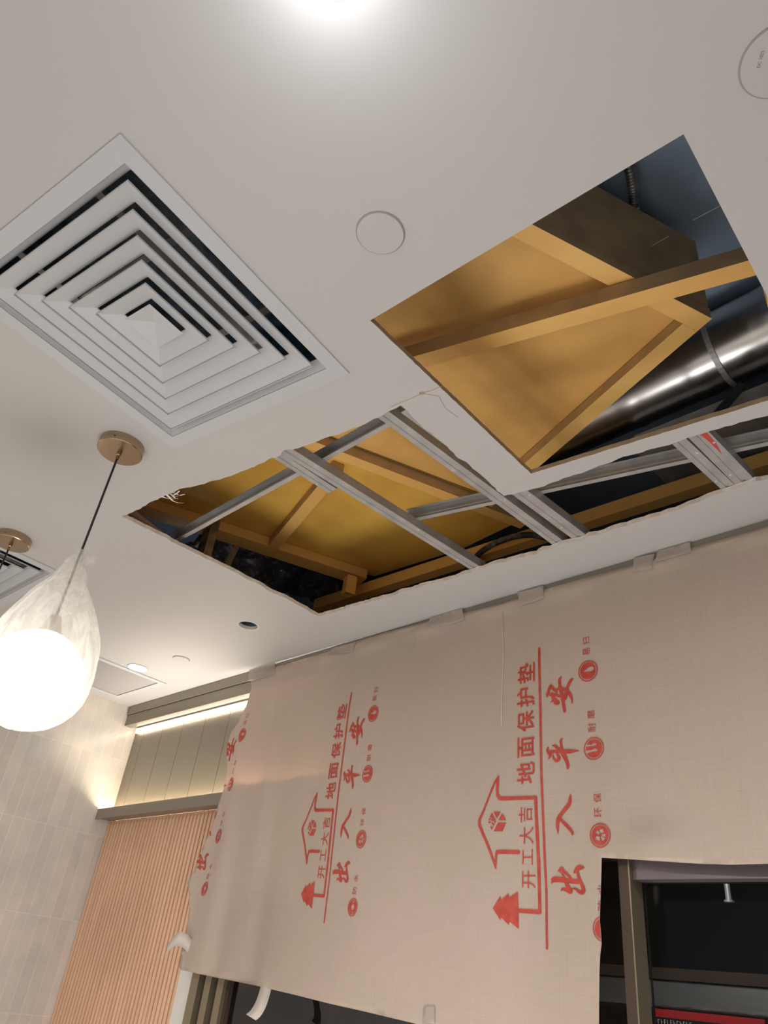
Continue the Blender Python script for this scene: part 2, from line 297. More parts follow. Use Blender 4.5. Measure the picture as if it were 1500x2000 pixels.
# void above the ceiling
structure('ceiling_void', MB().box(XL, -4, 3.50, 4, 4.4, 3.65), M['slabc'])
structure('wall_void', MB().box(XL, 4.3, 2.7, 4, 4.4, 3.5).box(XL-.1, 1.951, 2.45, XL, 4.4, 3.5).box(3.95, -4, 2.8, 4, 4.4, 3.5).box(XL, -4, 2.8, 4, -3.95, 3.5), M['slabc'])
# kitchen behind the glass
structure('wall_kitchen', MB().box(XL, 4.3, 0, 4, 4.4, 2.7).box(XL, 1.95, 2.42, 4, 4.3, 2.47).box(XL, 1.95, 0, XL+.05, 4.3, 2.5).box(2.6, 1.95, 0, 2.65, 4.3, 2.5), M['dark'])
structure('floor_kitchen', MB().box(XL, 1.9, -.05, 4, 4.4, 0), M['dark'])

# ---------------------------------------------------------------- fascia, niche, panelling
fx = MB()
fx.section((XL+.002, 0, 0), (2.5, 0, 0), [(1.755, 2.708), (1.755, 2.7495), (1.874, 2.7495), (1.874, 2.66), (1.862, 2.66), (1.862, 2.735), (1.775, 2.735), (1.775, 2.708)])
fx.section((XL+.002, 0, 0), (2.5, 0, 0), [(1.762, 2.652), (1.762, 2.7055), (1.774, 2.7055), (1.774, 2.735), (1.80, 2.735), (1.80, 2.652)])
o = fx.build('ceiling_fascia', M['fascia']); tag(o, 'stepped taupe metal fascia running along the top of the back wall under the ceiling', 'fascia')
o = MB().box(XL+.03, 1.816, 2.628, -2.04, 1.829, 2.650).build('led_strip', M['led']); tag(o, 'glowing warm LED strip tucked under the taupe fascia', 'light strip')
ul = area('ledge_led_light', (-2.95, 1.782, 2.245), (math.radians(180+24), 0, 0), 1.2, 1.6, (1, .97, .94), .02); ul.data.spread = math.radians(110)
# panelling boards with grooves
pn = MB(); x = XL+.002; edges = [-3.528, -3.350, -3.170, -2.988, -2.800, -2.62, -2.44, -2.26, -2.08, -2.002]
for e in edges:
    pn.box(x, 1.832, 2.236, e-.0022, 1.874, 2.735); x = e + .0008
pn.box(XL+.002, 1.8405, 2.237, -2.004, 1.873, 2.734, 1)
o = pn.build('wall_panelling', [M['panel'], M['groove']]); tag(o, 'grey grooved metal panelling between the fascia and the lit ledge', 'wall panel')
lg = MB().box(XL+.002, 1.755, 2.202, -2.0, 1.762, 2.247).box(XL+.002, 1.7625, 2.208, -2.0, 1.831, 2.222)
o = lg.build('wall_ledge', M['fascia']); tag(o, 'narrow taupe ledge above the wooden slats, lit from its top', 'ledge')
o = MB().box(XL+.004, 1.784, 2.2225, -2.02, 1.802, 2.232).build('led_strip', M['led2']); tag(o, 'yellowish LED strip hidden on top of the taupe ledge', 'light strip')
sl = MB(); sl.box(XL+.003, 1.846, 0, -2.715, 1.874, 2.206, 1); x = XL+.006; n = 0
while x + .019 < -2.715:
    sl.box(x, 1.828, 0, x+.0185, 1.846, 2.2065); x += .0268
o = sl.build('slatted_wood_panel', [M['slat'], M['slatgap']]); tag(o, 'pinkish wooden vertical slat panel below the lit ledge', 'slat panel')
o = MB().box(-2.712, 1.81, 0, -2.607, 1.874, 2.2).build('corner_trim', M['trimw']); tag(o, 'white upright trim between the wood slats and the bronze window frame', 'trim')

# glazing
wf = empty('window_1', (-2.5, 1.80, 0)); tag(wf, kind='structure')
def rel(mbx, name, m, par, **k):
    o = mbx.build(name, m, par, **k); o.matrix_parent_inverse = Matrix.Translation(-Vector(par.location)); return o
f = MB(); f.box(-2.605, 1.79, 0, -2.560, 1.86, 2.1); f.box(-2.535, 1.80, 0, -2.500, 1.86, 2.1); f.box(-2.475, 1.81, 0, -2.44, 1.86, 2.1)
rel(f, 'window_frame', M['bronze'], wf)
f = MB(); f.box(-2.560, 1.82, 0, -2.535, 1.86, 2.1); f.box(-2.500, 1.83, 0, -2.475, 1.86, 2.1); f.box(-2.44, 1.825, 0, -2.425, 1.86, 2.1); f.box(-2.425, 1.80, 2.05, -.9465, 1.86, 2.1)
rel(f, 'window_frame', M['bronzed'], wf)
rel(MB().box(-2.425, 1.842, 0, -.9465, 1.848, 2.05), 'pane', M['glassr'], wf)
wf2 = empty('window_2', (-.9, 1.80, 0)); tag(wf2, kind='structure')
rel(MB().box(-.946, 1.786, 0, -.9205, 1.838, 1.995), 'post_shaded_front', M['bronzed'], wf2)  # front of the post, its shade put into the darker bronze
rel(MB().box(-.9200, 1.784, 0, -.9165, 1.86, 1.995).box(-.946, 1.8385, 0, -.9202, 1.86, 1.995), 'post', M['bronze'], wf2)  # lighter bronze paints in the brightness of the lit side face
rel(MB().box(-.9163, 1.80, 1.926, 1.6, 1.86, 1.9945), 'window_head', M['alu'], wf2)
rel(MB().box(-.9163, 1.842, 0, 1.6, 1.848, 1.926), 'pane', M['glass'], wf2)
rel(MB().box(1.6, 1.79, 0, 1.65, 1.86, 1.995), 'post', M['bronze'], wf2)
# kitchen equipment seen through the glass
kh = empty('kitchen_hood', (-1.0, 2.95, 0)); tag(kh, 'dark stainless steel hood behind the right window glass', 'kitchen hood')
rel(MB().box(-2.0, 2.90, 1.712, 1.2, 3.5, 1.79), 'hood_body', M['steel'], kh)
rel(MB().box(-2.0, 2.893, 1.795, 1.2, 3.5, 1.83), 'hood_rim', M['bronzed'], kh)
rel(MB().box(-1.46, 2.888, 1.716, .8, 2.899, 1.720), 'hood_rim', M['galvd'], kh)
rs = empty('menu_sign', (-1.2, 2.87, 1.7)); tag(rs, 'red strip sign with small white lettering below the steel hood', 'sign')
rel(MB().box(-1.50, 2.86, 1.683, -1.05, 2.875, 1.706), 'sign_strip', M['red'], rs)
rel(MB().box(-1.50, 2.86, 1.60, -1.05, 2.872, 1.683), 'sign_board', M['dark'], rs)
lt = MB(); rnd = random.Random(4)
for i in range(14):
    x = -1.435 + i*.011
    lt.box(x, 2.858, 1.664, x+.0015, 2.8595, 1.676)
    if i % 2: lt.box(x, 2.858, 1.675, x+.007, 2.8595, 1.6765)
    if i % 3: lt.box(x, 2.858, 1.669, x+.006, 2.8595, 1.6705)
rel(lt, 'lettering', M['white'], rs)
sp = MB(); sp.tube([(-1.126, 2.9, 2.42), (-1.126, 2.9, 2.085)], .006); sp.tube([(-1.126, 2.9, 2.10), (-1.126, 2.9, 2.045)], .010); sp.tube([(-1.126, 2.9, 2.045), (-1.126, 2.9, 2.038)], .017)
o = sp.build('sprinkler_head', M['galv'], smooth=False); tag(o, 'small chrome sprinkler hanging in the dark kitchen', 'sprinkler')
area('kitchen_fill_light', (-1.15, 2.35, 2.40), (math.radians(20), 0, 0), .12, 6.0)  # added fill without a fixture, lifts the steel hood

# ---------------------------------------------------------------- protective sheet with its print
YS = 1.748
SH = [[-2.5812,2.7194],[-2.5515,2.6617],[-2.5553,2.5847],[-2.5914,2.5226],[-2.6269,2.4845],[-2.6282,2.4401],[-2.6189,2.391],[-2.6013,2.3482],[-2.5942,2.3153],[-2.5907,2.2694],[-2.5967,2.2269],[-2.6032,2.1908],[-2.6058,2.1454],[-2.6126,2.1028],[-2.6245,2.0738],[-2.6395,2.036],[-2.6463,2.0037],[-2.6545,1.9593],[-2.6643,1.9347],[-2.6702,1.9173],[-2.6488,1.8758],[-2.6337,1.8261],[-2.6287,1.7922],[-2.6222,1.7517],[-2.6289,1.7193],[-2.623,1.6847],[-2.6196,1.649],[-2.6037,1.6422],[-2.5683,1.6412],[-2.474,1.6362],[-2.3785,1.6317],[-2.1643,1.6232],[-1.9881,1.6131],[-1.8366,1.6034],[-1.6966,1.5969],[-1.5106,1.5862],[-1.25,1.55],[-1.0,1.53],[-0.9911,1.6337],[-0.9889,1.6711],[-0.9849,1.729],[-0.9809,1.7638],[-0.9765,1.784],[-0.9765,1.8044],[-0.9783,1.8302],[-0.9744,1.8724],[-0.9699,1.9158],[-0.9656,1.9647],[-0.935,1.9622],[-0.9026,1.9598],[-0.8585,1.9555],[-0.7979,1.951],[-0.7287,1.9465],[-0.6631,1.9433],[-0.5901,1.9429],[-0.2401,1.9469],[0.3,1.9429],[0.3,2.712],[-0.4575,2.7239],[-0.6542,2.728],[-0.8188,2.7263],[-0.9645,2.7294],[-1.1179,2.7303],[-1.2159,2.7257],[-1.2767,2.72],[-1.4264,2.7306],[-1.572,2.7361],[-1.7922,2.7425],[-1.9323,2.7413],[-2.0715,2.7336],[-2.4126,2.7307],[-2.5282,2.7188]]
def disp(x, z):
    a = 1 - sstep(-2.55, -1.75, x)
    top = sstep(2.73, 2.45, z); v = 0
    xx = x + .05*(z-2.2)
    v += a*top*(.006 + .006*math.sin(xx*34 + 1.2*math.sin(z*2.1)) + .0015*math.sin(xx*62+z*3))
    v += top*.004*(1+math.sin(x*5.1+z*1.7)) + top*.0012*(1+math.sin(x*17-z*4))
    v += .014*math.exp(-((x+.83)/.07)**2 - ((z-1.985)/.05)**2)
    v += .004*math.exp(-((z-2.71)/.02)**2)*(1+math.sin(x*23))
    return v
V, T = triangulate(SH, (), .016)
s = MB(); s.add([(x, YS - disp(x, z), z) for x, z in V], T)
sheet = s.build('protective_sheet', M['sheet'], smooth=True)
sm = sheet.modifiers.new('thickness', 'SOLIDIFY'); sm.thickness = .0008; sm.offset = 0
tag(sheet, 'large beige woven protective sheet with red print, taped over the glazing', 'sheet')
def clip(tri, out, size=.0022, keep=SH):
    ins = [inside(p, keep) for p in tri]
    if all(ins) and max(math.dist(tri[0], tri[1]), math.dist(tri[1], tri[2]), math.dist(tri[0], tri[2])) < .03: out.append(tri); return
    if not any(ins) and max(math.dist(tri[0], tri[1]), math.dist(tri[1], tri[2]), math.dist(tri[0], tri[2])) < .01: return
    if max(math.dist(tri[0], tri[1]), math.dist(tri[1], tri[2]), math.dist(tri[0], tri[2])) < size:
        if inside(((tri[0][0]+tri[1][0]+tri[2][0])/3, (tri[0][1]+tri[1][1]+tri[2][1])/3), keep): out.append(tri)
        return
    a, b, c = tri; ab = ((a[0]+b[0])/2, (a[1]+b[1])/2); bc = ((c[0]+b[0])/2, (c[1]+b[1])/2); ca = ((a[0]+c[0])/2, (a[1]+c[1])/2)
    for t in ((a, ab, ca), (ab, b, bc), (ca, bc, c), (ab, bc, ca)): clip(t, out, size, keep)
def stroke_tris(st):
    out = []
    def disc(x, z, r):
        n = 14
        for k in range(n): out.append(((x, z), (x+r*math.cos(2*PI*k/n), z+r*math.sin(2*PI*k/n)), (x+r*math.cos(2*PI*(k+1)/n), z+r*math.sin(2*PI*(k+1)/n))))
    # smooth the centre line first
    P = []
    for i in range(len(st)-1):
        p0, p1, p2, p3 = st[max(i-1, 0)], st[i], st[i+1], st[min(i+2, len(st)-1)]
        for j in range(4):
            t = j/4; P.append([.5*((2*b) + (-a+c)*t + (2*a-5*b+4*c-d)*t*t + (-a+3*b-3*c+d)*t**3) for a, b, c, d in zip(p0, p1, p2, p3)])
    P.append(st[-1])
    for i, (x, z, r) in enumerate(P):
        r = max(r, .0004); disc(x, z, r)
        if i+1 < len(P):
            x2, z2, r2 = P[i+1]; d = math.hypot(x2-x, z2-z) or 1; nx, nz_ = -(z2-z)/d, (x2-x)/d
            a = (x+nx*r, z+nz_*r); b = (x-nx*r, z-nz_*r); c = (x2-nx*r2, z2-nz_*r2); e = (x2+nx*r2, z2+nz_*r2)
            out += [(a, b, c), (a, c, e)]
    return out
def poly_tris(outer, holes=()):
    V, T = triangulate([tuple(p) for p in outer], holes); return [tuple(V[i] for i in t) for t in T if len(t) == 3]
GLY = {}
def glyph(c, bold):
    if (c, bold) in GLY: return GLY[(c, bold)]
    cu = bpy.data.curves.new('glyph', 'FONT'); cu.body = c; cu.resolution_u = 3; o = bpy.data.objects.new('glyph', cu); C.objects.link(o)
    bpy.context.view_layer.update(); me = bpy.data.meshes.new_from_object(o.evaluated_get(bpy.context.evaluated_depsgraph_get()))
    me.calc_loop_triangles(); vs = [v.co for v in me.vertices]; tr = [tuple((vs[i].x, vs[i].y) for i in t.vertices) for t in me.loop_triangles]
    bpy.data.objects.remove(o); bpy.data.curves.remove(cu)
    if tr:
        xs = [v.x for v in vs]; ys = [v.y for v in vs]; cx, cy = (min(xs)+max(xs))/2, (min(ys)+max(ys))/2; s = max(max(xs)-min(xs), max(ys)-min(ys))
        tr = [tuple(((x-cx)/s, (y-cy)/s) for x, y in t) for t in tr]
    bpy.data.meshes.remove(me)
    GLY[(c, bold)] = tr; return tr
def text_tris(lst):
    out = []
    for c, x, z, size, bold in lst:
        for dx, dz in (((-1, -1), (-1, 1), (1, -1), (1, 1)) if bold else ((0, 0),)):
            for t in glyph(c, bold): out.append(tuple((x - gy*size*(1-bold) + dx*bold*size*.6, z + gx*size*(1-bold) + dz*bold*size*.6) for gx, gy in t))
    return out
CAL = [[[-1.0632,2.4374,0.0018],[-1.0689,2.4301,0.0044],[-1.0687,2.4167,0.0043],[-1.0678,2.4034,0.0055],[-1.0636,2.3896,0.0051],[-1.0622,2.3764,0.0051],[-1.0592,2.3598,0.0046],[-1.0565,2.3434,0.0047],[-1.056,2.337,0.004]],[[-1.0264,2.4256,0.0014],[-1.0331,2.4211,0.0045],[-1.0415,2.4103,0.0045],[-1.0458,2.3996,0.0048],[-1.0494,2.3872,0.006],[-1.0519,2.3747,0.0051],[-1.0553,2.3688,0.0034]],[[-1.0976,2.4177,0.0032],[-1.1018,2.4101,0.0046],[-1.1056,2.4016,0.0039],[-1.1091,2.3939,0.0039],[-1.1101,2.3872,0.0021]],[[-1.0976,2.4172,0.0039],[-1.0904,2.4073,0.0049],[-1.0815,2.3984,0.0031],[-1.0799,2.3907,0.0017]],[[-1.1081,2.3954,0.0035],[-1.0945,2.3882,0.0043],[-1.0892,2.3775,0.0055],[-1.0814,2.3665,0.0072],[-1.076,2.3641,0.0058]],[[-1.0989,2.369,0.0009],[-1.0912,2.3722,0.0031],[-1.084,2.3686,0.0043]],[[-1.0953,2.3949,0.0024],[-1.0818,2.3874,0.0038],[-1.0675,2.3813,0.0038],[-1.0533,2.3773,0.0044]],[[-1.0792,2.4037,0.0021],[-1.0686,2.4049,0.0035],[-1.0562,2.4001,0.0043],[-1.0448,2.3913,0.0054],[-1.0372,2.3803,0.0047],[-1.0332,2.37,0.0034],[-1.0318,2.3618,0.0022],[-1.032,2.3547,0.0008]],[[-1.0774,2.4034,0.0021],[-1.0798,2.3923,0.0021]],[[-1.0655,2.2638,0.001],[-1.07,2.2576,0.0039],[-1.0695,2.2461,0.0036],[-1.0681,2.2339,0.0056],[-1.0641,2.223,0.0067],[-1.0585,2.212,0.0057],[-1.0534,2.1997,0.0047],[-1.0507,2.1907,0.0047],[-1.0513,2.1835,0.0031]],[[-1.103,2.2316,0.0046],[-1.0855,2.2311,0.0039],[-1.0682,2.2287,0.0051],[-1.0478,2.2268,0.006],[-1.0309,2.226,0.0038],[-1.0167,2.2251,0.0008]],[[-1.1089,2.245,0.0013],[-1.1117,2.2374,0.0041],[-1.1066,2.2293,0.0052],[-1.1036,2.2214,0.0042],[-1.1095,2.2127,0.001]],[[-1.0956,2.2474,0.0016],[-1.0886,2.2466,0.0036],[-1.0801,2.2383,0.0041],[-1.0751,2.2295,0.0032]],[[-1.0944,2.2241,0.0013],[-1.0946,2.2159,0.0026],[-1.0878,2.2077,0.0039],[-1.0806,2.207,0.0045],[-1.0769,2.2137,0.0045],[-1.0848,2.2261,0.0023]],[[-1.0455,2.1163,0.0012],[-1.0473,2.1051,0.0045],[-1.051,2.0929,0.0057],[-1.0626,2.0813,0.0054],[-1.0744,2.0696,0.005],[-1.0813,2.0605,0.006],[-1.0849,2.0498,0.0051],[-1.0855,2.039,0.0042],[-1.0844,2.0309,0.0024],[-1.0846,2.0235,0.0006]],[[-1.0764,2.0575,0.0033],[-1.0684,2.0503,0.0039],[-1.0574,2.0403,0.0044],[-1.048,2.0305,0.0038],[-1.0422,2.023,0.0032],[-1.0449,2.0198,0.0012]],[[-1.1052,1.9099,0.0007],[-1.1014,1.9155,0.004],[-1.0986,1.9184,0.006],[-1.0834,1.9185,0.0062],[-1.0646,1.9165,0.0053],[-1.046,1.9143,0.0053],[-1.0307,1.9132,0.0052]],[[-1.0865,1.9365,0.0009],[-1.0764,1.9424,0.0046],[-1.0703,1.936,0.0037],[-1.0603,1.9296,0.0034],[-1.0512,1.922,0.0025]],[[-1.083,1.9359,0.0007],[-1.0759,1.9317,0.0014],[-1.0706,1.9247,0.0028],[-1.0662,1.9146,0.0039],[-1.0611,1.9047,0.005],[-1.056,1.8948,0.0069],[-1.0528,1.8893,0.003]],[[-1.0786,1.893,0.0008],[-1.0746,1.8971,0.0028],[-1.0653,1.8958,0.0042],[-1.053,1.893,0.0066]],[[-1.043,1.9316,0.0006],[-1.0374,1.9368,0.0042],[-1.0287,1.9436,0.0059],[-1.0202,1.9443,0.0044],[-1.0141,1.9437,0.0014]],[[-1.0316,1.9355,0.0031],[-1.0295,1.9243,0.0039],[-1.0246,1.9131,0.0041],[-1.0191,1.9021,0.0044],[-1.0168,1.893,0.0051],[-1.0205,1.8876,0.003]],[[-1.0466,1.8985,0.0014],[-1.0375,1.897,0.0027],[-1.0279,1.8906,0.0038],[-1.0204,1.89,0.0046]]]
RULE = [[[-1.1346,2.5379,0.0039],[-1.1344,2.4707,0.0038],[-1.1329,2.3634,0.0037],[-1.1322,2.2761,0.0035],[-1.1319,2.1928,0.0034],[-1.1293,2.113,0.0033],[-1.127,2.0492,0.0032],[-1.1237,1.9637,0.0031],[-1.1203,1.8939,0.003],[-1.12,1.8269,0.0029],[-1.1195,1.77,0.0028]]]
HOUSE = [[[-1.2013,1.9833,0.005],[-1.2601,1.9854,0.0051],[-1.2681,1.9824,0.0045],[-1.2703,1.9749,0.0035],[-1.2711,1.9584,0.0032],[-1.2708,1.9455,0.0019]],[[-1.2708,1.9455,0.0019],[-1.2796,1.9668,0.0032],[-1.2993,2.005,0.0036],[-1.3174,2.0357,0.004],[-1.3296,2.0633,0.0044],[-1.3158,2.0928,0.0031],[-1.2961,2.135,0.0031],[-1.2816,2.1643,0.0031],[-1.2696,2.1809,0.0024]],[[-1.2696,2.1809,0.0024],[-1.2716,2.1603,0.0045],[-1.2716,2.1346,0.0041],[-1.2673,2.1268,0.0048],[-1.2577,2.1213,0.0054],[-1.206,2.1186,0.0049],[-1.1497,2.116,0.0048]],[[-1.1497,2.116,0.0048],[-1.1487,2.0924,0.0044],[-1.1475,2.0642,0.0044],[-1.1453,2.0227,0.0046],[-1.1424,1.969,0.0042],[-1.1404,1.9183,0.0044]],[[-1.1413,1.9641,0.0043],[-1.1399,1.8942,0.0042],[-1.1387,1.8467,0.0041]],[[-1.1388,1.8462,0.0048],[-1.1736,1.8474,0.0047],[-1.1997,1.8483,0.0045]]]
HPOLY = [[[-1.2765,1.8526],[-1.2584,1.8753],[-1.2548,1.8814],[-1.2516,1.871],[-1.2473,1.8748],[-1.2295,1.8866],[-1.2282,1.8777],[-1.2025,1.8909],[-1.1997,1.8532],[-1.1987,1.808],[-1.2266,1.824],[-1.2275,1.8161],[-1.251,1.832],[-1.2528,1.8253]],[[-1.2823,2.0878],[-1.2588,2.0864],[-1.2705,2.0693]],[[-1.2531,2.0824],[-1.2413,2.0634],[-1.2651,2.0647]],[[-1.2665,2.059],[-1.2407,2.0576],[-1.2521,2.0361],[-1.2804,2.0374]],[[-1.2879,2.0859],[-1.2829,2.079],[-1.2837,2.0718],[-1.2951,2.0739]],[[-1.2959,2.0717],[-1.2845,2.0696],[-1.281,2.076],[-1.2731,2.0618],[-1.2763,2.0569],[-1.2806,2.0629],[-1.2881,2.0647],[-1.292,2.0686],[-1.2985,2.0646]],[[-1.3,2.0632],[-1.289,2.0626],[-1.2908,2.0591],[-1.2974,2.0591]],[[-1.2871,2.061],[-1.2776,2.0555],[-1.2802,2.0506],[-1.2879,2.0575]],[[-1.2924,2.0505],[-1.2816,2.0488],[-1.2865,2.0411]]]
CIR = [[-0.9789,2.4389,0.0303],[-0.9725,2.2258,0.0294],[-0.9661,2.0148,0.0283],[-0.9701,1.8149,0.0261]]
TXT = [["地",-1.1806,2.1825,0.0571,0.02],["面",-1.1799,2.2535,0.0567,0.02],["保",-1.1808,2.326,0.058,0.02],["护",-1.1809,2.3967,0.0592,0.02],["垫",-1.1793,2.4697,0.0605,0.02],["开",-1.1702,1.9189,0.0407,0],["工",-1.1741,1.9709,0.0369,0],["大",-1.1772,2.0228,0.0421,0],["吉",-1.1804,2.075,0.0413,0]]
CAP = [[["易",-0.9809,2.4958,0.0225,0.01],["扫",-0.9809,2.5284,0.0228,0.01]],[["耐",-0.9755,2.2807,0.0231,0.01],["磨",-0.9764,2.3159,0.0227,0.01]],[["环",-0.9691,2.0674,0.0222,0.01],["保",-0.9691,2.102,0.0224,0.01]],[["防",-0.9704,1.8624,0.0221,0.01],["水",-0.9697,1.8972,0.0223,0.01]]]
CAP = [[(c, x, z, size, 0) for c, x, z, size, b_ in g] for g in CAP]
def print_mesh(name, tris, fn, parent, label=None):
    out = []
    for t in tris: clip(tuple(fn(*p) for p in t), out)
    if not out: return
    s = MB()
    for k, t in enumerate(out): s.add([(x, YS - disp(x, z) - .0016 - .00002*(k % 29), z) for x, z in t], [(0,1,2)])
    o = s.build(name, M['ink'], parent, fix=False)
    if label: o['label'] = label
    return o
cal_t = [t for s_ in CAL for t in stroke_tris(s_)]
rule_t = [t for s_ in RULE for t in stroke_tris(s_)]
house_t = [t for s_ in HOUSE for t in stroke_tris(s_)] + [t for p in HPOLY for t in poly_tris(p)]
txt_t = text_tris(TXT)
def icon_tris(k):
    x, z, r = CIR[k]; c0 = circle(x, z, r, 40); out = poly_tris(c0, [circle(x, z, r*.90, 40)])
    P = lambda pts: [(x - v*r, z + u*r) for u, v in pts]   # u right, v up in the upright icon
    if k == 0: cut = [P([(.0, .62), (.10, .3), (.34, -.1), (.36, -.42), (.18, -.62), (-.02, -.6), (-.12, -.3), (-.06, .2)])]
    elif k == 1: cut = [P([(.42, .78), (.34, .2), (.48, .0), (.4, -.28), (.24, -.3), (.20, .0), (.22, .76)]), P([(-.12, .8), (-.1, .2), (-.02, -.1), (-.14, -.4), (-.3, -.3), (-.3, .1), (-.36, .72)])]
    elif k == 2: cut = [P([(.02, .08), (.2, .5), (.42, .2), (.16, .02)]), P([(.12, -.04), (.48, .08), (.5, -.3), (.2, -.4)]), P([(.08, -.14), (.1, -.52), (-.18, -.54), (-.06, -.14)]), P([(-.06, -.1), (-.28, -.5), (-.52, -.2), (-.14, -.0)]), P([(-.1, .06), (-.5, .02), (-.36, .42), (-.02, .5)])]
    else: cut = [circle(x+.02*r, z+.02*r, r*.33, 24), P([(.4, -.1), (.74, -.3), (.7, -.05), (.46, .1)]), P([(-.4, -.1), (-.74, -.25), (-.76, .0), (-.46, .06)])]
    out += poly_tris(circle(x, z, r*.80, 40), cut)
    return out
icons = [(icon_tris(k), text_tris(CAP[k])) for k in range(4)]
fR = lambda x, z: (x, z)
fM = lambda x, z: (-1.924 + .80*(x+1.14), 2.541 + .945*(z-2.548))
def fL(x, z):
    zz = 2.466 + .895*(z-2.449); return (-2.535 + .75*(x+.985) + .075*(zz-2.466), zz)
for fn, nm in ((fR, 'right'), (fM, 'middle'), (fL, 'left')):
    print_mesh('printed_calligraphy', cal_t, fn, sheet, 'bold red brush characters in the %s column of print' % nm)
    print_mesh('printed_rule', rule_t, fn, sheet)
    print_mesh('printed_house_logo', house_t, fn, sheet)
    print_mesh('printed_slogan', txt_t, fn, sheet)
    for k in range(4): print_mesh('printed_icon', icons[k][0] + icons[k][1], fn, sheet)

# tapes holding the sheet
TAPE = [[[-2.5969,2.7666],[-2.4289,2.7635],[-2.3987,2.6945],[-2.5373,2.6931],[-2.5844,2.697]],[[-2.0704,2.7419],[-1.9373,2.7382],[-1.9518,2.6979],[-2.0815,2.7124]],[[-1.5709,2.7495],[-1.4339,2.7477],[-1.4227,2.7034],[-1.4852,2.6979],[-1.5532,2.7064],[-1.5822,2.721]],[[-1.2142,2.7453],[-1.1177,2.7437],[-1.1165,2.699],[-1.2023,2.6952]],[[-0.8171,2.7459],[-0.7562,2.7415],[-0.7638,2.6946],[-0.824,2.7012]],[[-0.7481,2.7472],[-0.6549,2.7461],[-0.6546,2.7137],[-0.7534,2.7093]],[[-1.4834,1.6246],[-1.4462,1.6287],[-1.4431,1.5923],[-1.4833,1.5887]]]
TL = ['wide pale tape at the upper left corner of the beige sheet', 'faint pale tape on the sheet top, second from its left end', 'crumpled pale tape on the sheet top under the rough hole corner',
      'square pale tape on the sheet top near its middle', 'folded pale tape overlapping a longer one on the sheet top', 'long pale tape at the right of the sheet top', 'short pale tape stuck on the sheet near its bottom edge']
for k, P in enumerate(TAPE):
    V, T = triangulate(P, (), .012); s = MB(); rr = random.Random(k)
    s.add([(x, YS - disp(x, z) - .0030 - (.0008 if k == 4 else 0) - .0012*noise.noise(Vector((x*60, z*60, k))), z) for x, z in V], T)
    o = s.build('masking_tape', M['tape'], smooth=True); sm = o.modifiers.new('th', 'SOLIDIFY'); sm.thickness = .0003
    tag(o, TL[k], 'tape', 'tapes holding up the beige sheet')
def ribbon(pts, wd, wdir, lab):
    pts = [Vector(p) for p in pts]; P = []
    for i in range(len(pts)-1):
        p0, p1, p2, p3 = pts[max(i-1,0)], pts[i], pts[i+1], pts[min(i+2, len(pts)-1)]
        for j in range(5):
            t = j/5; P.append(.5*((2*p1) + (p2-p0)*t + (2*p0-5*p1+4*p2-p3)*t*t + (3*p1-p0-3*p2+p3)*t**3))
    P.append(pts[-1]); wv = Vector(wdir).normalized()*wd/2; s = MB()
    s.add([q for p in P for q in (p-wv, p+wv)], [(2*i, 2*i+1, 2*i+3, 2*i+2) for i in range(len(P)-1)])
    o = s.build('masking_tape', M['tapeo'], smooth=True, fix=False); sm = o.modifiers.new('th', 'SOLIDIFY'); sm.thickness = .0003; tag(o, lab, 'tape', 'tapes holding up the beige sheet')
ribbon([[-2.5818,1.742,1.7124],[-2.5887,1.72,1.7284],[-2.6089,1.7,1.7317],[-2.6391,1.7,1.7195],[-2.6793,1.71,1.6952]], .045, (.25, -.1, 1), 'curled loose tape sticking out from the left edge of the sheet')
ribbon([[-2.1327,1.745,1.6397],[-2.1263,1.738,1.614],[-2.1199,1.725,1.5805],[-2.1245,1.715,1.5561],[-2.1388,1.71,1.5429]], .045, (1, .15, -.25), 'curled tape hanging below the bottom edge of the sheet')
th = MB(); pts = [(-1.27, 2.69), (-1.268, 2.62), (-1.262, 2.55), (-1.264, 2.45), (-1.262, 2.32)]
th.tube([(x, YS - disp(x, z) - .0022, z) for x, z in pts], .0009, 6)
tag(th.build('loose_thread', M['paper'], smooth=True), 'thin white thread hanging down the upper middle of the sheet', 'thread')

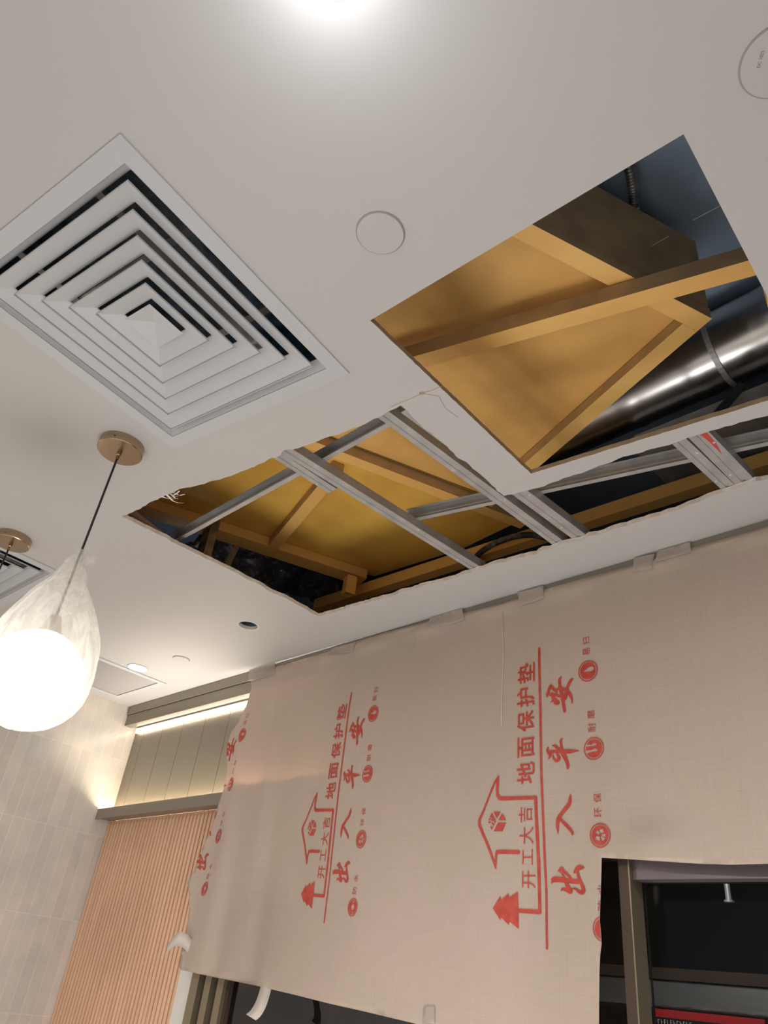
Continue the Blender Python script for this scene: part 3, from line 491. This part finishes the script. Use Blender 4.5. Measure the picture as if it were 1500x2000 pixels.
# ---------------------------------------------------------------- ceiling diffusers
def ring_frustum(mb, hu0, hv0, z0, hu1, hv1, z1, th=.0012, mi=0):
    a = [(-hu0,-hv0,z0),(hu0,-hv0,z0),(hu0,hv0,z0),(-hu0,hv0,z0)]; b = [(-hu1,-hv1,z1),(hu1,-hv1,z1),(hu1,hv1,z1),(-hu1,hv1,z1)]
    a2 = [(x*(1-th/hu0), y*(1-th/hu0), z+th) for x, y, z in a]; b2 = [(x*(1-th/hu1), y*(1-th/hu1), z+th) for x, y, z in b]
    vs = a + b + a2 + b2; fs = []
    for i in range(4):
        j = (i+1) % 4; fs += [(i, j, 4+j, 4+i), (8+i, 12+i, 12+j, 8+j), (i, 8+i, 8+j, j), (4+i, 4+j, 12+j, 12+i)]
    mb.add(vs, fs, mi)
def diffuser(c, a, hu, hv, label):
    r = empty('air_diffuser', (c[0], c[1], ZC), a); tag(r, label, 'air vent', 'square supply diffusers')
    m = MB(); ku, kv = hu/.30, hv/.30
    def fr_(b0, z0, b1, z1): ring_frustum(m, b0*ku, b0*kv, z0, b1*ku, b1*kv, z1)
    fr_(.300, -.004, .264, -.004); fr_(.300, -.0001, .3, -.004)
    ring_frustum(m, .264*ku, .264*kv, -.004, .2475*ku, .2475*kv, .016)
    m.build('frame', M['diffuser'], r)
    for b in (.2425, .2015, .1625, .1235, .084):
        m = MB(); ring_frustum(m, b*ku, b*kv, -.003, (b-.038)*ku, (b-.038)*kv, .0115)
        ring_frustum(m, b*ku, b*kv, -.0075, b*ku*.9995, b*kv*.9995, -.003)
        m.build('louver', M['diffuser'], r)
    m = MB(); b = .044; m.add([(-b*ku,-b*kv,-.002),(b*ku,-b*kv,-.002),(b*ku,b*kv,-.002),(-b*ku,b*kv,-.002),(0,0,.012),(0,0,.014)], [(0,1,4),(1,2,4),(2,3,4),(3,0,4),(0,1,5),(1,2,5),(2,3,5),(3,0,5)])
    m.build('centre_plate', M['diffuser'], r)
    m = MB()
    for s_ in (-1, 1):
        m.box(-.25*ku, s_*.135*kv-.008, .034, .25*ku, s_*.135*kv+.008, .037); m.box(s_*.105*ku-.008, -.25*kv, .038, s_*.105*ku+.008, .25*kv, .041)
    m.build('support_bar', M['galv'], r)
    m = MB(); h0 = .268
    m.box(-h0*ku, -h0*kv, TB+.001, -.262*ku, h0*kv, .20); m.box(.262*ku, -h0*kv, TB+.001, h0*ku, h0*kv, .20); m.box(-h0*ku, -h0*kv, TB+.001, h0*ku, -.262*kv, .20); m.box(-h0*ku, .262*kv, TB+.001, h0*ku, h0*kv, .20); m.box(-h0*ku, -h0*kv, .2, h0*ku, h0*kv, .205)
    m.build('plenum_box', M['plenum'], r)
    return r
diffuser(*DIF[0], 'large white square air diffuser with stepped louvers, nearest in the ceiling')
diffuser(*DIF[1], 'white square air diffuser partly hidden behind the left pendant lamps')
# return air grille
g = empty('return_grille', (0, 0, ZC)); tag(g, 'grey fine-louvered return air grille in the ceiling by the tiled wall', 'air vent')
m = MB(); x0, y0, x1, y1 = GR
for a in ((x0, y0, x1, y0+.028), (x0, y1-.028, x1, y1), (x0, y0+.028, x0+.028, y1-.028), (x1-.028, y0+.028, x1, y1-.028)): m.box(a[0], a[1], -.004, a[2], a[3], -.0002)
m.build('frame', M['diffuser'], g)
m = MB(); y = y0+.03
while y < y1-.034:
    m.add([(x0+.029, y, .003), (x1-.029, y, .003), (x1-.029, y+.0112, -.003), (x0+.029, y+.0112, -.003)], [(0,1,2,3)])
    y += .0125
m.build('louver_blades', mat('grille_enamel', (.50, .48, .48), .45), g, fix=False)
m = MB().box(x0+.01, y0+.01, .03, x1-.01, y1-.01, .034); m.build('backing', M['black'], g)
# cover discs
DISC = [[-0.6551,0.5139],[-2.7711,1.5104],[-0.0364,0.6594]]
dl = ['round white flat cover disc in the ceiling beside the large diffuser', 'round white cover disc on the ceiling near the lit downlight', 'round white printed cover disc at the upper right of the ceiling']
droot = []
for (x, y), lab, r_ in zip(DISC, dl, (.0425, .036, .050)):
    d = empty('ceiling_cover_disc', (x, y, ZC)); tag(d, lab, 'cover', 'round ceiling covers'); droot.append(d)
    m = MB().lathe([(0, -.004), (r_-.0015, -.004), (r_-.0008, -.003), (r_-.0008, -.0002)], 64); m.build('disc', M['disc'], d, smooth=False)
    m = MB().lathe([(r_-.0006, -.0001), (r_-.0006, -.0022), (r_+.0012, -.0016), (r_+.0016, -.0001)], 64); m.build('rim', mat('disc_rim', (.30, .28, .27), .6), d)
# marking on the third disc
(tx0, ty0), (tx1, ty1) = [[-0.0594,0.6504],[-0.0465,0.632]]
dv = Vector((tx1-tx0, ty1-ty0)).normalized(); cu = bpy.data.curves.new('t', 'FONT'); cu.body = 'DC 1025'; cu.size = 1; to = bpy.data.objects.new('t', cu); C.objects.link(to)
bpy.context.view_layer.update(); me = bpy.data.meshes.new_from_object(to.evaluated_get(bpy.context.evaluated_depsgraph_get())); bpy.data.objects.remove(to)
mx = max(v.co.x for v in me.vertices); s_ = math.dist((tx0, ty0), (tx1, ty1))/mx; up = Vector((dv.y, -dv.x))
for v in me.vertices:
    p = Vector((tx0, ty0)) + dv*v.co.x*s_ - up*v.co.y*s_*-1; v.co = (p.x-DISC[2][0], p.y-DISC[2][1], -.0043)
me.materials.append(M['mark']); o = bpy.data.objects.new('printed_code', me); C.objects.link(o); o.parent = droot[2]
# downlights
def downlight(x, y, r_, lens, label, cat='ceiling light'):
    d = empty('recessed_downlight', (x, y, ZC)); tag(d, label, cat, 'recessed downlights')
    MB().lathe([(r_, -.0002), (r_, -.003), (r_-.005, -.003), (r_-.006, .0), (r_-.006, .004)], 48).build('trim_ring', M['diffuser'], d)
    if lens: MB().lathe([(0, .002), (r_-.0062, .002), (r_-.0062, .006), (0, .006)], 48).build('lens', lens, d)
    return d
downlight(-3.055, 1.467, .046, M['lamp'], 'lit recessed downlight beside the grey return grille')
d = downlight(-0.422, 0.165, .052, None, 'very bright cool recessed lamp at the top of the ceiling')
MB().lathe([(0, -.02)] + [(.030*math.sin(t*PI/12), -.02*math.cos(t*PI/12)) for t in range(1, 7)] + [(.030, .02), (0, .02)], 40).build('lamp_bulb', M['lampc'], d, smooth=True)
pl = bpy.data.lights.new('bulb_light', 'POINT'); pl.energy = .8; pl.shadow_soft_size = .03; pl.color = (.93, .96, 1); po = bpy.data.objects.new('bulb_light', pl); po.location = (-0.422, 0.165, ZC-.10); C.objects.link(po)
e = empty('empty_light_hole', (-2.224, 1.447, ZC)); tag(e, 'empty round downlight hole with dark inside near the rough opening', 'light hole')
MB().lathe([(.036, -.0002), (.0368, -.0012), (.041, -.0008), (.042, -.0002)], 40).build('chipped_rim', M['paper'], e)
MB().lathe([(.037, .013), (.037, .07), (0, .07)], 40).build('hole_lining', M['plenum'], e)

# ---------------------------------------------------------------- pendants
def pendant(x, y, label):
    r = empty('pendant_lamp', (x, y, ZC)); tag(r, label, 'pendant lamp', 'globe pendant lamps')
    can = MB().lathe([(.0575, -.0002), (.0575, -.023), (.0555, -.025), (0, -.025)], 64).build('canopy', M['brass'], r)
    MB().lathe([(.0025, -.003), (.0025, .0), (0, .0)], 16).build('screw', M['brass'], can).location = (.041, -.0405, -.012)
    MB().lathe([(0, -.0251), (.0065, -.0251), (.0065, -.034), (.0045, -.036), (.0045, -.048), (0, -.048)], 20).build('cord_grip', M['brass'], r)
    MB().tube([(0, 0, -.047), (0, 0, -.51)], .0028, 10).build('cord', M['cord'], r)
    MB().lathe([(0, -.49), (.012, -.491), (.014, -.50), (.028, -.535), (0, -.535)], 24).build('lamp_holder', M['brass'], r)
    R0 = .100; MB().lathe([(R0*math.sin(t*PI/28), -.535-R0*.97+R0*math.cos(t*PI/28)) for t in range(0, 29)], 48).build('globe_shade', M['globe'], r, smooth=True)
    return r
pendant(-1.62, .555, 'lit globe pendant on a black cord inside clear plastic, right of the two')
pendant(-2.383, .596, 'globe pendant with brass canopy at the left picture edge, left of the two')
def bag(x, y, label, sd):
    prof = []; zs = [-.318, -.325, -.335, -.345, -.36, -.38, -.405, -.43, -.46, -.49, -.52, -.55, -.58, -.61, -.64, -.665, -.69, -.71, -.725, -.735, -.742, -.746]
    rs = [.005, .0055, .009, .015, .020, .028, .040, .054, .070, .084, .096, .104, .109, .112, .112, .109, .100, .086, .068, .046, .022, .003]
    prof = []
    for i in range(len(zs)-1):
        for j in range(4): t = j/4; prof.append((rs[i]+(rs[i+1]-rs[i])*t, zs[i]+(zs[i+1]-zs[i])*t))
    prof.append((rs[-1], zs[-1]))
    def fn(r_, z, t):
        k = sstep(-.36, -.5, z)*(1 - .5*sstep(-.55, -.7, z)); q = sstep(-.5, -.33, z)
        v = noise.noise(Vector((math.cos(t)*3.1, math.sin(t)*3.1, z*5+sd)))*.016*k + abs(noise.noise(Vector((math.cos(t)*7, math.sin(t)*7, z*9+sd))))*.010*k
        v += .0035*math.sin(t*11 + z*9)*q*min(1, r_/.02) + noise.noise(Vector((math.cos(t)*2, math.sin(t)*2, z*25+sd)))*.012*q*min(1, r_/.02)
        return max(.0012, r_ + v)
    m = MB().lathe(prof, 120, fn=fn)
    o = m.build('plastic_bag', M['film'], smooth=True, fix=False); o.location = (x, y, ZC); tag(o, label, 'plastic bag', 'plastic covers on the pendant lamps'); return o
bag(-1.62, .555, 'crumpled clear plastic film wrapped around the right glowing globe pendant', 1.7)
tail = MB()
for k in range(3):
    pts = [Vector((0, 0, -.345)) + Vector((.006+.016*j+.004*k, .006*j, -.008*k-.004*math.sin(j*1.7+k))) for j in range(4)]
    for j in range(3): tail.add([pts[j]+Vector((0,0,.006)), pts[j]-Vector((0,0,.008)), pts[j+1]-Vector((0,.003,.010)), pts[j+1]+Vector((0,.003,.007))], [(0,1,2,3)])
bg = [o for o in bpy.data.objects if o.name.startswith('plastic_bag')][0]
tail.build('gathered_tail', M['film'], bg, smooth=True, fix=False)

# ---------------------------------------------------------------- ceiling metal frame in the openings
Z0 = ZC + TB + .0006
def furring(p, q, wd, label, z=Z0):
    r = empty('furring_channel', (*p, z)); tag(r, label, 'metal channel', 'galvanised furring channels')
    d = Vector(q) - Vector(p); h = .027; w2 = wd/2; t = .0012
    prof = [(-w2, 0), (-w2*.25, 0), (-w2*.2, .0022), (w2*.2, .0022), (w2*.25, 0), (w2, 0), (w2, h), (w2-.006, h), (w2-.006, h-t), (w2-t, h-t), (w2-t, t), (w2*.25, t), (w2*.2, .0034), (-w2*.2, .0034), (-w2*.25, t), (-w2+t, t), (-w2+t, h-t), (-w2+.006, h-t), (-w2+.006, h), (-w2, h)]
    m = MB().section((0, 0, 0), (d.x, d.y, 0), prof); m.build('channel', M['galv'], r)
    n = max(2, int(d.length/.16))
    u = d.normalized(); s = Vector((-u.y, u.x))
    for i in range(n):
        c = d*((i+.5)/n) + s*w2*.6*(1 if i % 2 else -1); e = MB().lathe([(0, -.0018), (.0022, -.0016), (.0038, -.0002), (.0038, .0)], 12, (c.x, c.y, 0)); e.build('screw', M['diffuser'], r)
    return r
furring((-1.327, .835), (-1.323, 1.030), .034, 'short end of a galvanised channel lapped over its neighbour at the rough hole edge')
furring((-1.293, .828), (-1.249, 1.60), .036, 'long galvanised channel crossing the rough opening left of the middle')
furring((-.995, .865), (-.963, 1.605), .036, 'galvanised channel in the middle of the opening, left one of the pair')
furring((-.935, .90), (-.897, 1.61), .042, 'galvanised channel in the middle of the opening, right one of the pair')
furring((-.501, 1.355), (-.482, 1.608), .033, 'cut galvanised channel at the right of the opening, left one of the pair')
r3b = furring((-.458, 1.335), (-.443, 1.608), .044, 'galvanised channel with red paint smear at the right of the opening')
MB().add([(.004, .02, -.0006), (.018, .015, -.0006), (.020, .07, -.0006), (.014, .12, -.0006), (.010, .06, -.0006)], [(0,1,2,3,4)]).build('red_smear', M['redpaint'], r3b, fix=False)
def runner(p, q, label):
    z = Z0 + .0275; r = empty('main_channel', (*p, z)); tag(r, label, 'metal channel', 'galvanised main channels')
    d = Vector(q) - Vector(p); t = .0015; h = .040; wd = .014
    # web away from the viewer, open side towards the viewer
    prof = [(0, 0), (wd, 0), (wd, h*.35), (wd-.003, h*.42), (wd-.003, h*.58), (wd, h*.65), (wd, h), (0, h), (0, h-t), (wd-t, h-t), (wd-t, h*.65), (wd-t-.003, h*.58), (wd-t-.003, h*.42), (wd-t, h*.35), (wd-t, t), (0, t)]
    MB().section((0, 0, 0), (d.x, d.y, 0), prof).build('channel', M['galv'], r); return r
runner((-2.02, .949), (-.93, .929), 'grey main channel resting across the left part of the rough opening')
runner((-1.285, 1.280), (-.15, 1.552), 'grey main channel slanting across the right part of the rough opening')

# ---------------------------------------------------------------- ochre steelwork above the ceiling
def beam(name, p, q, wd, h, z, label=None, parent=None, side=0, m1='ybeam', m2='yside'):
    """solid-looking box section: bottom flange in ochre, sides in its darker, shaded copy"""
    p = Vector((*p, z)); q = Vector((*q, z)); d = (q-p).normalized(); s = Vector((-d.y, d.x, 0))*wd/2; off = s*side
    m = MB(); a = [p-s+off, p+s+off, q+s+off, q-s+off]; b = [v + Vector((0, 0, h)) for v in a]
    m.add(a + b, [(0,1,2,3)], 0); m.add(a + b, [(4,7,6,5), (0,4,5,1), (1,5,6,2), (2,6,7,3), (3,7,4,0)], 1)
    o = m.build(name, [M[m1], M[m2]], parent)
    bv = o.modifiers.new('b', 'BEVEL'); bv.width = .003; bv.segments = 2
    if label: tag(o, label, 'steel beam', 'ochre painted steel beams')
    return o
beam('steel_beam', (-2.37, 1.872), (.4, 1.960), .046, .050, ZC+.28, 'long ochre steel beam running parallel to the back wall above the rough opening', m2='ybeam')
dd = (Vector((-.2559, 1.2326)) - Vector((-.9859, 1.0203))); dd.normalize()
pa = Vector((-.9859, 1.0203)) - dd*1.2; pb = Vector((-.2559, 1.2326)) + dd*.6
beam('steel_beam', pa, pb, .046, .050, ZC+.279, 'ochre steel beam crossing diagonally over the clean square hatch', side=-1)
# tray over the square hatch
ta = empty('steel_tray', (-.9, 1.1, ZC+.333)); tag(ta, 'large ochre painted steel box seen through the square hatch, rotated to the room', 'steel tray')
P0 = Vector((-.3783, 1.3472)); U = (Vector((-.5681, .8613))-P0).normalized(); W = (Vector((-1.0622, 1.5952))-P0).normalized()
W = Vector((-U.y, U.x)) * (1 if Vector((-U.y, U.x)).dot(W) > 0 else -1)
LU, LW = 1.75, .984
def pa_(u, v): return P0 + U*u + W*v
def reltray(mbx, name, mats, bevel=True):
    o = mbx.build(name, mats, ta); o.matrix_parent_inverse = Matrix.Translation(-Vector(ta.location))
    if bevel: b = o.modifiers.new('b', 'BEVEL'); b.width = .002; b.segments = 1
    return o
def quadbox(a, b, c, d, z0, z1, mi0=0, mi1=1):
    m = MB(); vs = [(*p, z0) for p in (a, b, c, d)] + [(*p, z1) for p in (a, b, c, d)]
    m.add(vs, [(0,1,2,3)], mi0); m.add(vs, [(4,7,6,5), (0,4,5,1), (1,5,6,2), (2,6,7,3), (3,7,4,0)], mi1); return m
zt = ZC+.333; ew = .047
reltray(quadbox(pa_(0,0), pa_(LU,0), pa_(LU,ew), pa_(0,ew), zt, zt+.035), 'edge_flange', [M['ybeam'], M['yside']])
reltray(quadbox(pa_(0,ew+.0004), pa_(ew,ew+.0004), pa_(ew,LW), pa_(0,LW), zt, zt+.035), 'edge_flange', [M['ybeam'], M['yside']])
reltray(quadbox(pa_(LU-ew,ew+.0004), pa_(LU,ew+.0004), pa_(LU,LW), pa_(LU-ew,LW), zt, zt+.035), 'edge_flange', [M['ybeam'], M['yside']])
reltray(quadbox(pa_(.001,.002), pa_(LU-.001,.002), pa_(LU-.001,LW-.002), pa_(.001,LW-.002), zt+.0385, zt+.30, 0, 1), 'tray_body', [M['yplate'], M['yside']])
# frame over the rough opening
tb = empty('steel_platform', (-1.8, 1.5, ZC+.333)); tag(tb, 'ochre painted steel platform with cross member seen through the rough opening', 'steel platform')
def relb(o): o.matrix_parent_inverse = Matrix.Translation(-Vector(tb.location)); return o
ua = Vector((-1.4927, 1.221)); ub = Vector((-1.2787, 1.8485)); ud = (Vector((-1.377, 1.5249))-ua).normalized()
relb(beam('side_beam', ua - ud*.75, ua + ud*.68, .044, .042, zt, parent=tb, side=-1 if False else 1))
la = Vector((-2.4521, .9683)); ld = (Vector((-2.1086, 1.8702))-la).normalized()
relb(beam('side_beam', la - ld*.5, la + ld*.965, .080, .042, zt, parent=tb, side=-1, m2='ybeam'))
ca = Vector((-2.245, 1.475)); cb = Vector((-1.60, 1.25))
relb(beam('cross_member', ca, cb, .044, .042, zt+.0004, parent=tb))
pl_ = MB(); slab(pl_, [tuple(la-ld*.5), tuple(la+ld*.94+Vector((.03,.0))), (-2.05, 1.90), (-1.60, 1.925), tuple(ua+ud*.70), tuple(ua-ud*.75)], [], zt+.043, zt+.049)
relb(pl_.build('deck_plate', M['yplate2'], tb))
bk = empty('mounting_bracket', (-2.041, 1.759, ZC+.22)); tag(bk, 'small ochre hollow square bracket at the lower corner of the platform', 'bracket')
hb = .021
m = MB(); m.box(-hb,-hb,0,hb,-hb+.004,.08).box(-hb,hb-.004,0,hb,hb,.08).box(-hb,-hb+.0042,0,-hb+.004,hb-.0042,.08).box(hb-.004,-hb+.0042,0,hb,hb-.0042,.08)
m.build('hollow_section', M['ybeam'], bk).rotation_euler = (0, 0, math.radians(-20))
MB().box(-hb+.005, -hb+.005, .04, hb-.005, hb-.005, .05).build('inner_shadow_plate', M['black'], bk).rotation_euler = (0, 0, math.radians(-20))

# ducts, pipes, cables in the void
SPI = [[-0.9792,1.7622,3.37],[-0.3435,1.7383,3.37]]
sd = empty('spiral_duct', (0, 0, 0)); tag(sd, 'round shiny metal duct running behind the ochre box in the square hatch', 'duct')
a = Vector(SPI[0]); b = Vector(SPI[1]); dr = (b-a).normalized(); a2 = a - dr*.5; b2 = b + dr*1.2
N_ = 90; m = MB(); m.tube([a2 + (b2-a2)*(i/N_) for i in range(N_+1)], [.118 + (.003 if i % 9 == 0 else 0) for i in range(N_+1)], 48); m.build('duct_pipe', nz(mat('spiral_duct_steel', (.6, .6, .6), .27, 1), 6, (.50, .50, .51), (.68, .67, .66), bump=.15, bscale=12, rough=(.24, .34)), sd, smooth=True)
m = MB(); m.tube([a2 + dr*1.0 - dr*.008 , a2 + dr*1.0 + dr*.008], .1225, 48); m.build('duct_collar', M['galv'], sd)
o = MB().tube([a + Vector((-.02, -.125, -.02)), a + Vector((-.0, -.14, -.04))], .04, 14).build('sealant_patch', M['orange'], sd)
bd = MB().box(-.80, 1.79, ZC+.40, .6, 2.3, ZC+.47).build('flat_duct', nz(mat('duct_sheet_metal', (.5, .5, .5), .5, .5), 9, (.34, .34, .34), (.62, .62, .61), bump=.6, bscale=30, dist=.004)); tag(bd, 'flat rectangular metal duct above the right end of the rough opening', 'duct')
bd = MB().box(-.82, 1.45, ZC+.52, .6, 1.60, ZC+.80); 
o = MB().section((-.42, 1.665, ZC+.385), (-.60, 1.775, ZC+.355), [(-.014, 0), (.014, 0), (.014, .004), (-.014, .004)]).build('hanger_strap', M['black']); tag(o, 'black diagonal strap behind the lower right of the square hatch', 'strap')
CD = [[-0.4234,1.0636,3.47],[-0.4377,1.1156,3.46],[-0.4532,1.1598,3.45],[-0.4707,1.1957,3.43],[-0.4767,1.2321,3.41],[-0.4856,1.263,3.39]]
P = [Vector(p) for p in CD]; Q = []
for i in range(len(P)-1):
    for j in range(24): Q.append(P[i] + (P[i+1]-P[i])*(j/24))
hs_ = empty('flexible_conduit', (0, 0, 0)); tag(hs_, 'ribbed flexible conduit hanging in the dark corner of the square hatch', 'conduit')
n1 = int(len(Q)*.58)
MB().tube(Q[:n1], [.0125 + .0022*(1 if (i//2) % 2 else 0) for i in range(n1)], 14).build('ribbed_hose', M['galvd'], hs_, smooth=True)
MB().tube(Q[n1-3:], [.013*(1-.75*(i/(len(Q)-n1+3))) + .003*noise.noise(Vector((i*.7, 0, 0))) for i in range(len(Q)-n1+3)], 9).build('frayed_end', M['board'], hs_)
CB = [Vector(p) for p in [[-1.6765,1.9595,3.01],[-1.5837,1.9215,3.01],[-1.4863,1.8606,3.01],[-1.4313,1.8308,3.01],[-1.3733,1.8136,3.01],[-1.3138,1.8073,3.01],[-1.2636,1.8121,3.01],[-1.2163,1.8351,3.01],[-1.1785,1.8876,3.01]]]
Q = []
for i in range(len(CB)-1):
    p0, p1, p2, p3 = CB[max(i-1,0)], CB[i], CB[i+1], CB[min(i+2, len(CB)-1)]
    for j in range(5): t = j/5; Q.append(.5*((2*p1) + (p2-p0)*t + (2*p0-5*p1+4*p2-p3)*t*t + (3*p1-p0-3*p2+p3)*t**3))
o = MB().tube(Q, .011, 12).build('black_cable', nz(mat('dusty_black_cable', (.03, .03, .03), .6), 30, (.02, .02, .022), (.22, .20, .17), .45, .75), smooth=True); tag(o, 'thick dusty black cable curving in front of the ochre beam', 'cable')
o = MB().box(-2.315, 1.205, ZC+.03, -2.262, 1.24, ZC+.74).build('hanger_stud', M['galvd']); tag(o, 'dark galvanised stud standing in the void left of the platform', 'metal stud')
o = MB().section((-2.30, 1.36, ZC+.33), (-2.24, 1.29, ZC+.12), [(-.012, 0), (.012, 0), (.012, .003), (-.012, .003)]).build('hanger_strap', M['galv']); tag(o, 'short slanting metal strap in the dark left corner of the rough opening', 'strap')
o = MB().tube([(-1.96, .66, ZC+.055), (-2.10, 1.14, ZC+.055)], .016, 14).build('pipe', mat('pink_pipe', (.35, .24, .22), .5), smooth=True); tag(o, 'thin pinkish pipe at the far left tip of the rough opening', 'pipe')
# rumpled black foil
fo = MB(); nx, ny = 60, 40; vs = []
for j in range(ny+1):
    for i in range(nx+1):
        x = -2.85 + i*.9/nx; y = 1.35 + j*.95/ny; k = noise.noise(Vector((x*9, y*9, 0)))*.05 + noise.noise(Vector((x*24, y*24, 3)))*.02
        vs.append((x, y, ZC+.48 + k + .15*(y-1.35)))
fo.add(vs, [(j*(nx+1)+i, j*(nx+1)+i+1, (j+1)*(nx+1)+i+1, (j+1)*(nx+1)+i) for j in range(ny) for i in range(nx)])
o = fo.build('insulation_foil', M['foil'], smooth=True, fix=False); sm = o.modifiers.new('th', 'SOLIDIFY'); sm.thickness = .003
tag(o, 'rumpled shiny black insulation foil in the lower left of the rough opening', 'insulation')
for p, q, lab in (((-.332, 1.186, ZC+.5), (-.27, 1.188, ZC+.5), 'thin pale wire end at the right of the dark hatch corner'), ((-.446, 1.193, ZC+.5), (-.395, 1.192, ZC+.5), 'thin pale wire end beside the ribbed conduit')):
    o = MB().tube([p, q], .0009, 6).build('wire', M['galv']); tag(o, lab, 'wire')
# hairline crack and chip between the two openings
for pts in (((-.863, .871), (-.84, .9), (-.853, .94), (-.849, .981)), ((-.863, .871), (-.90, .868), (-.95, .862)), ((-.863, .871), (-.84, .876), (-.815, .879))):
    strip_of('crack', [(x, y, ZC-.0004) for x, y in pts], .0011, M['boardo'], ceiling)
strip_of('chip', [(-.869, .868, ZC-.0005), (-.858, .873, ZC-.0005)], .008, M['boardo'], ceiling)

hg = MB(); hg.box(-.012, -.02, 0, -.008, .02, .07).box(-.012, -.02, -.004, .05, .02, 0)
o = hg.build('hanger_bracket', M['ybeam']); o.location = (-.225, 1.255, ZC+.21); o.rotation_euler = (0, 0, math.radians(16)); tag(o, 'small ochre angle bracket hanging below the right end of the diagonal beam', 'bracket')
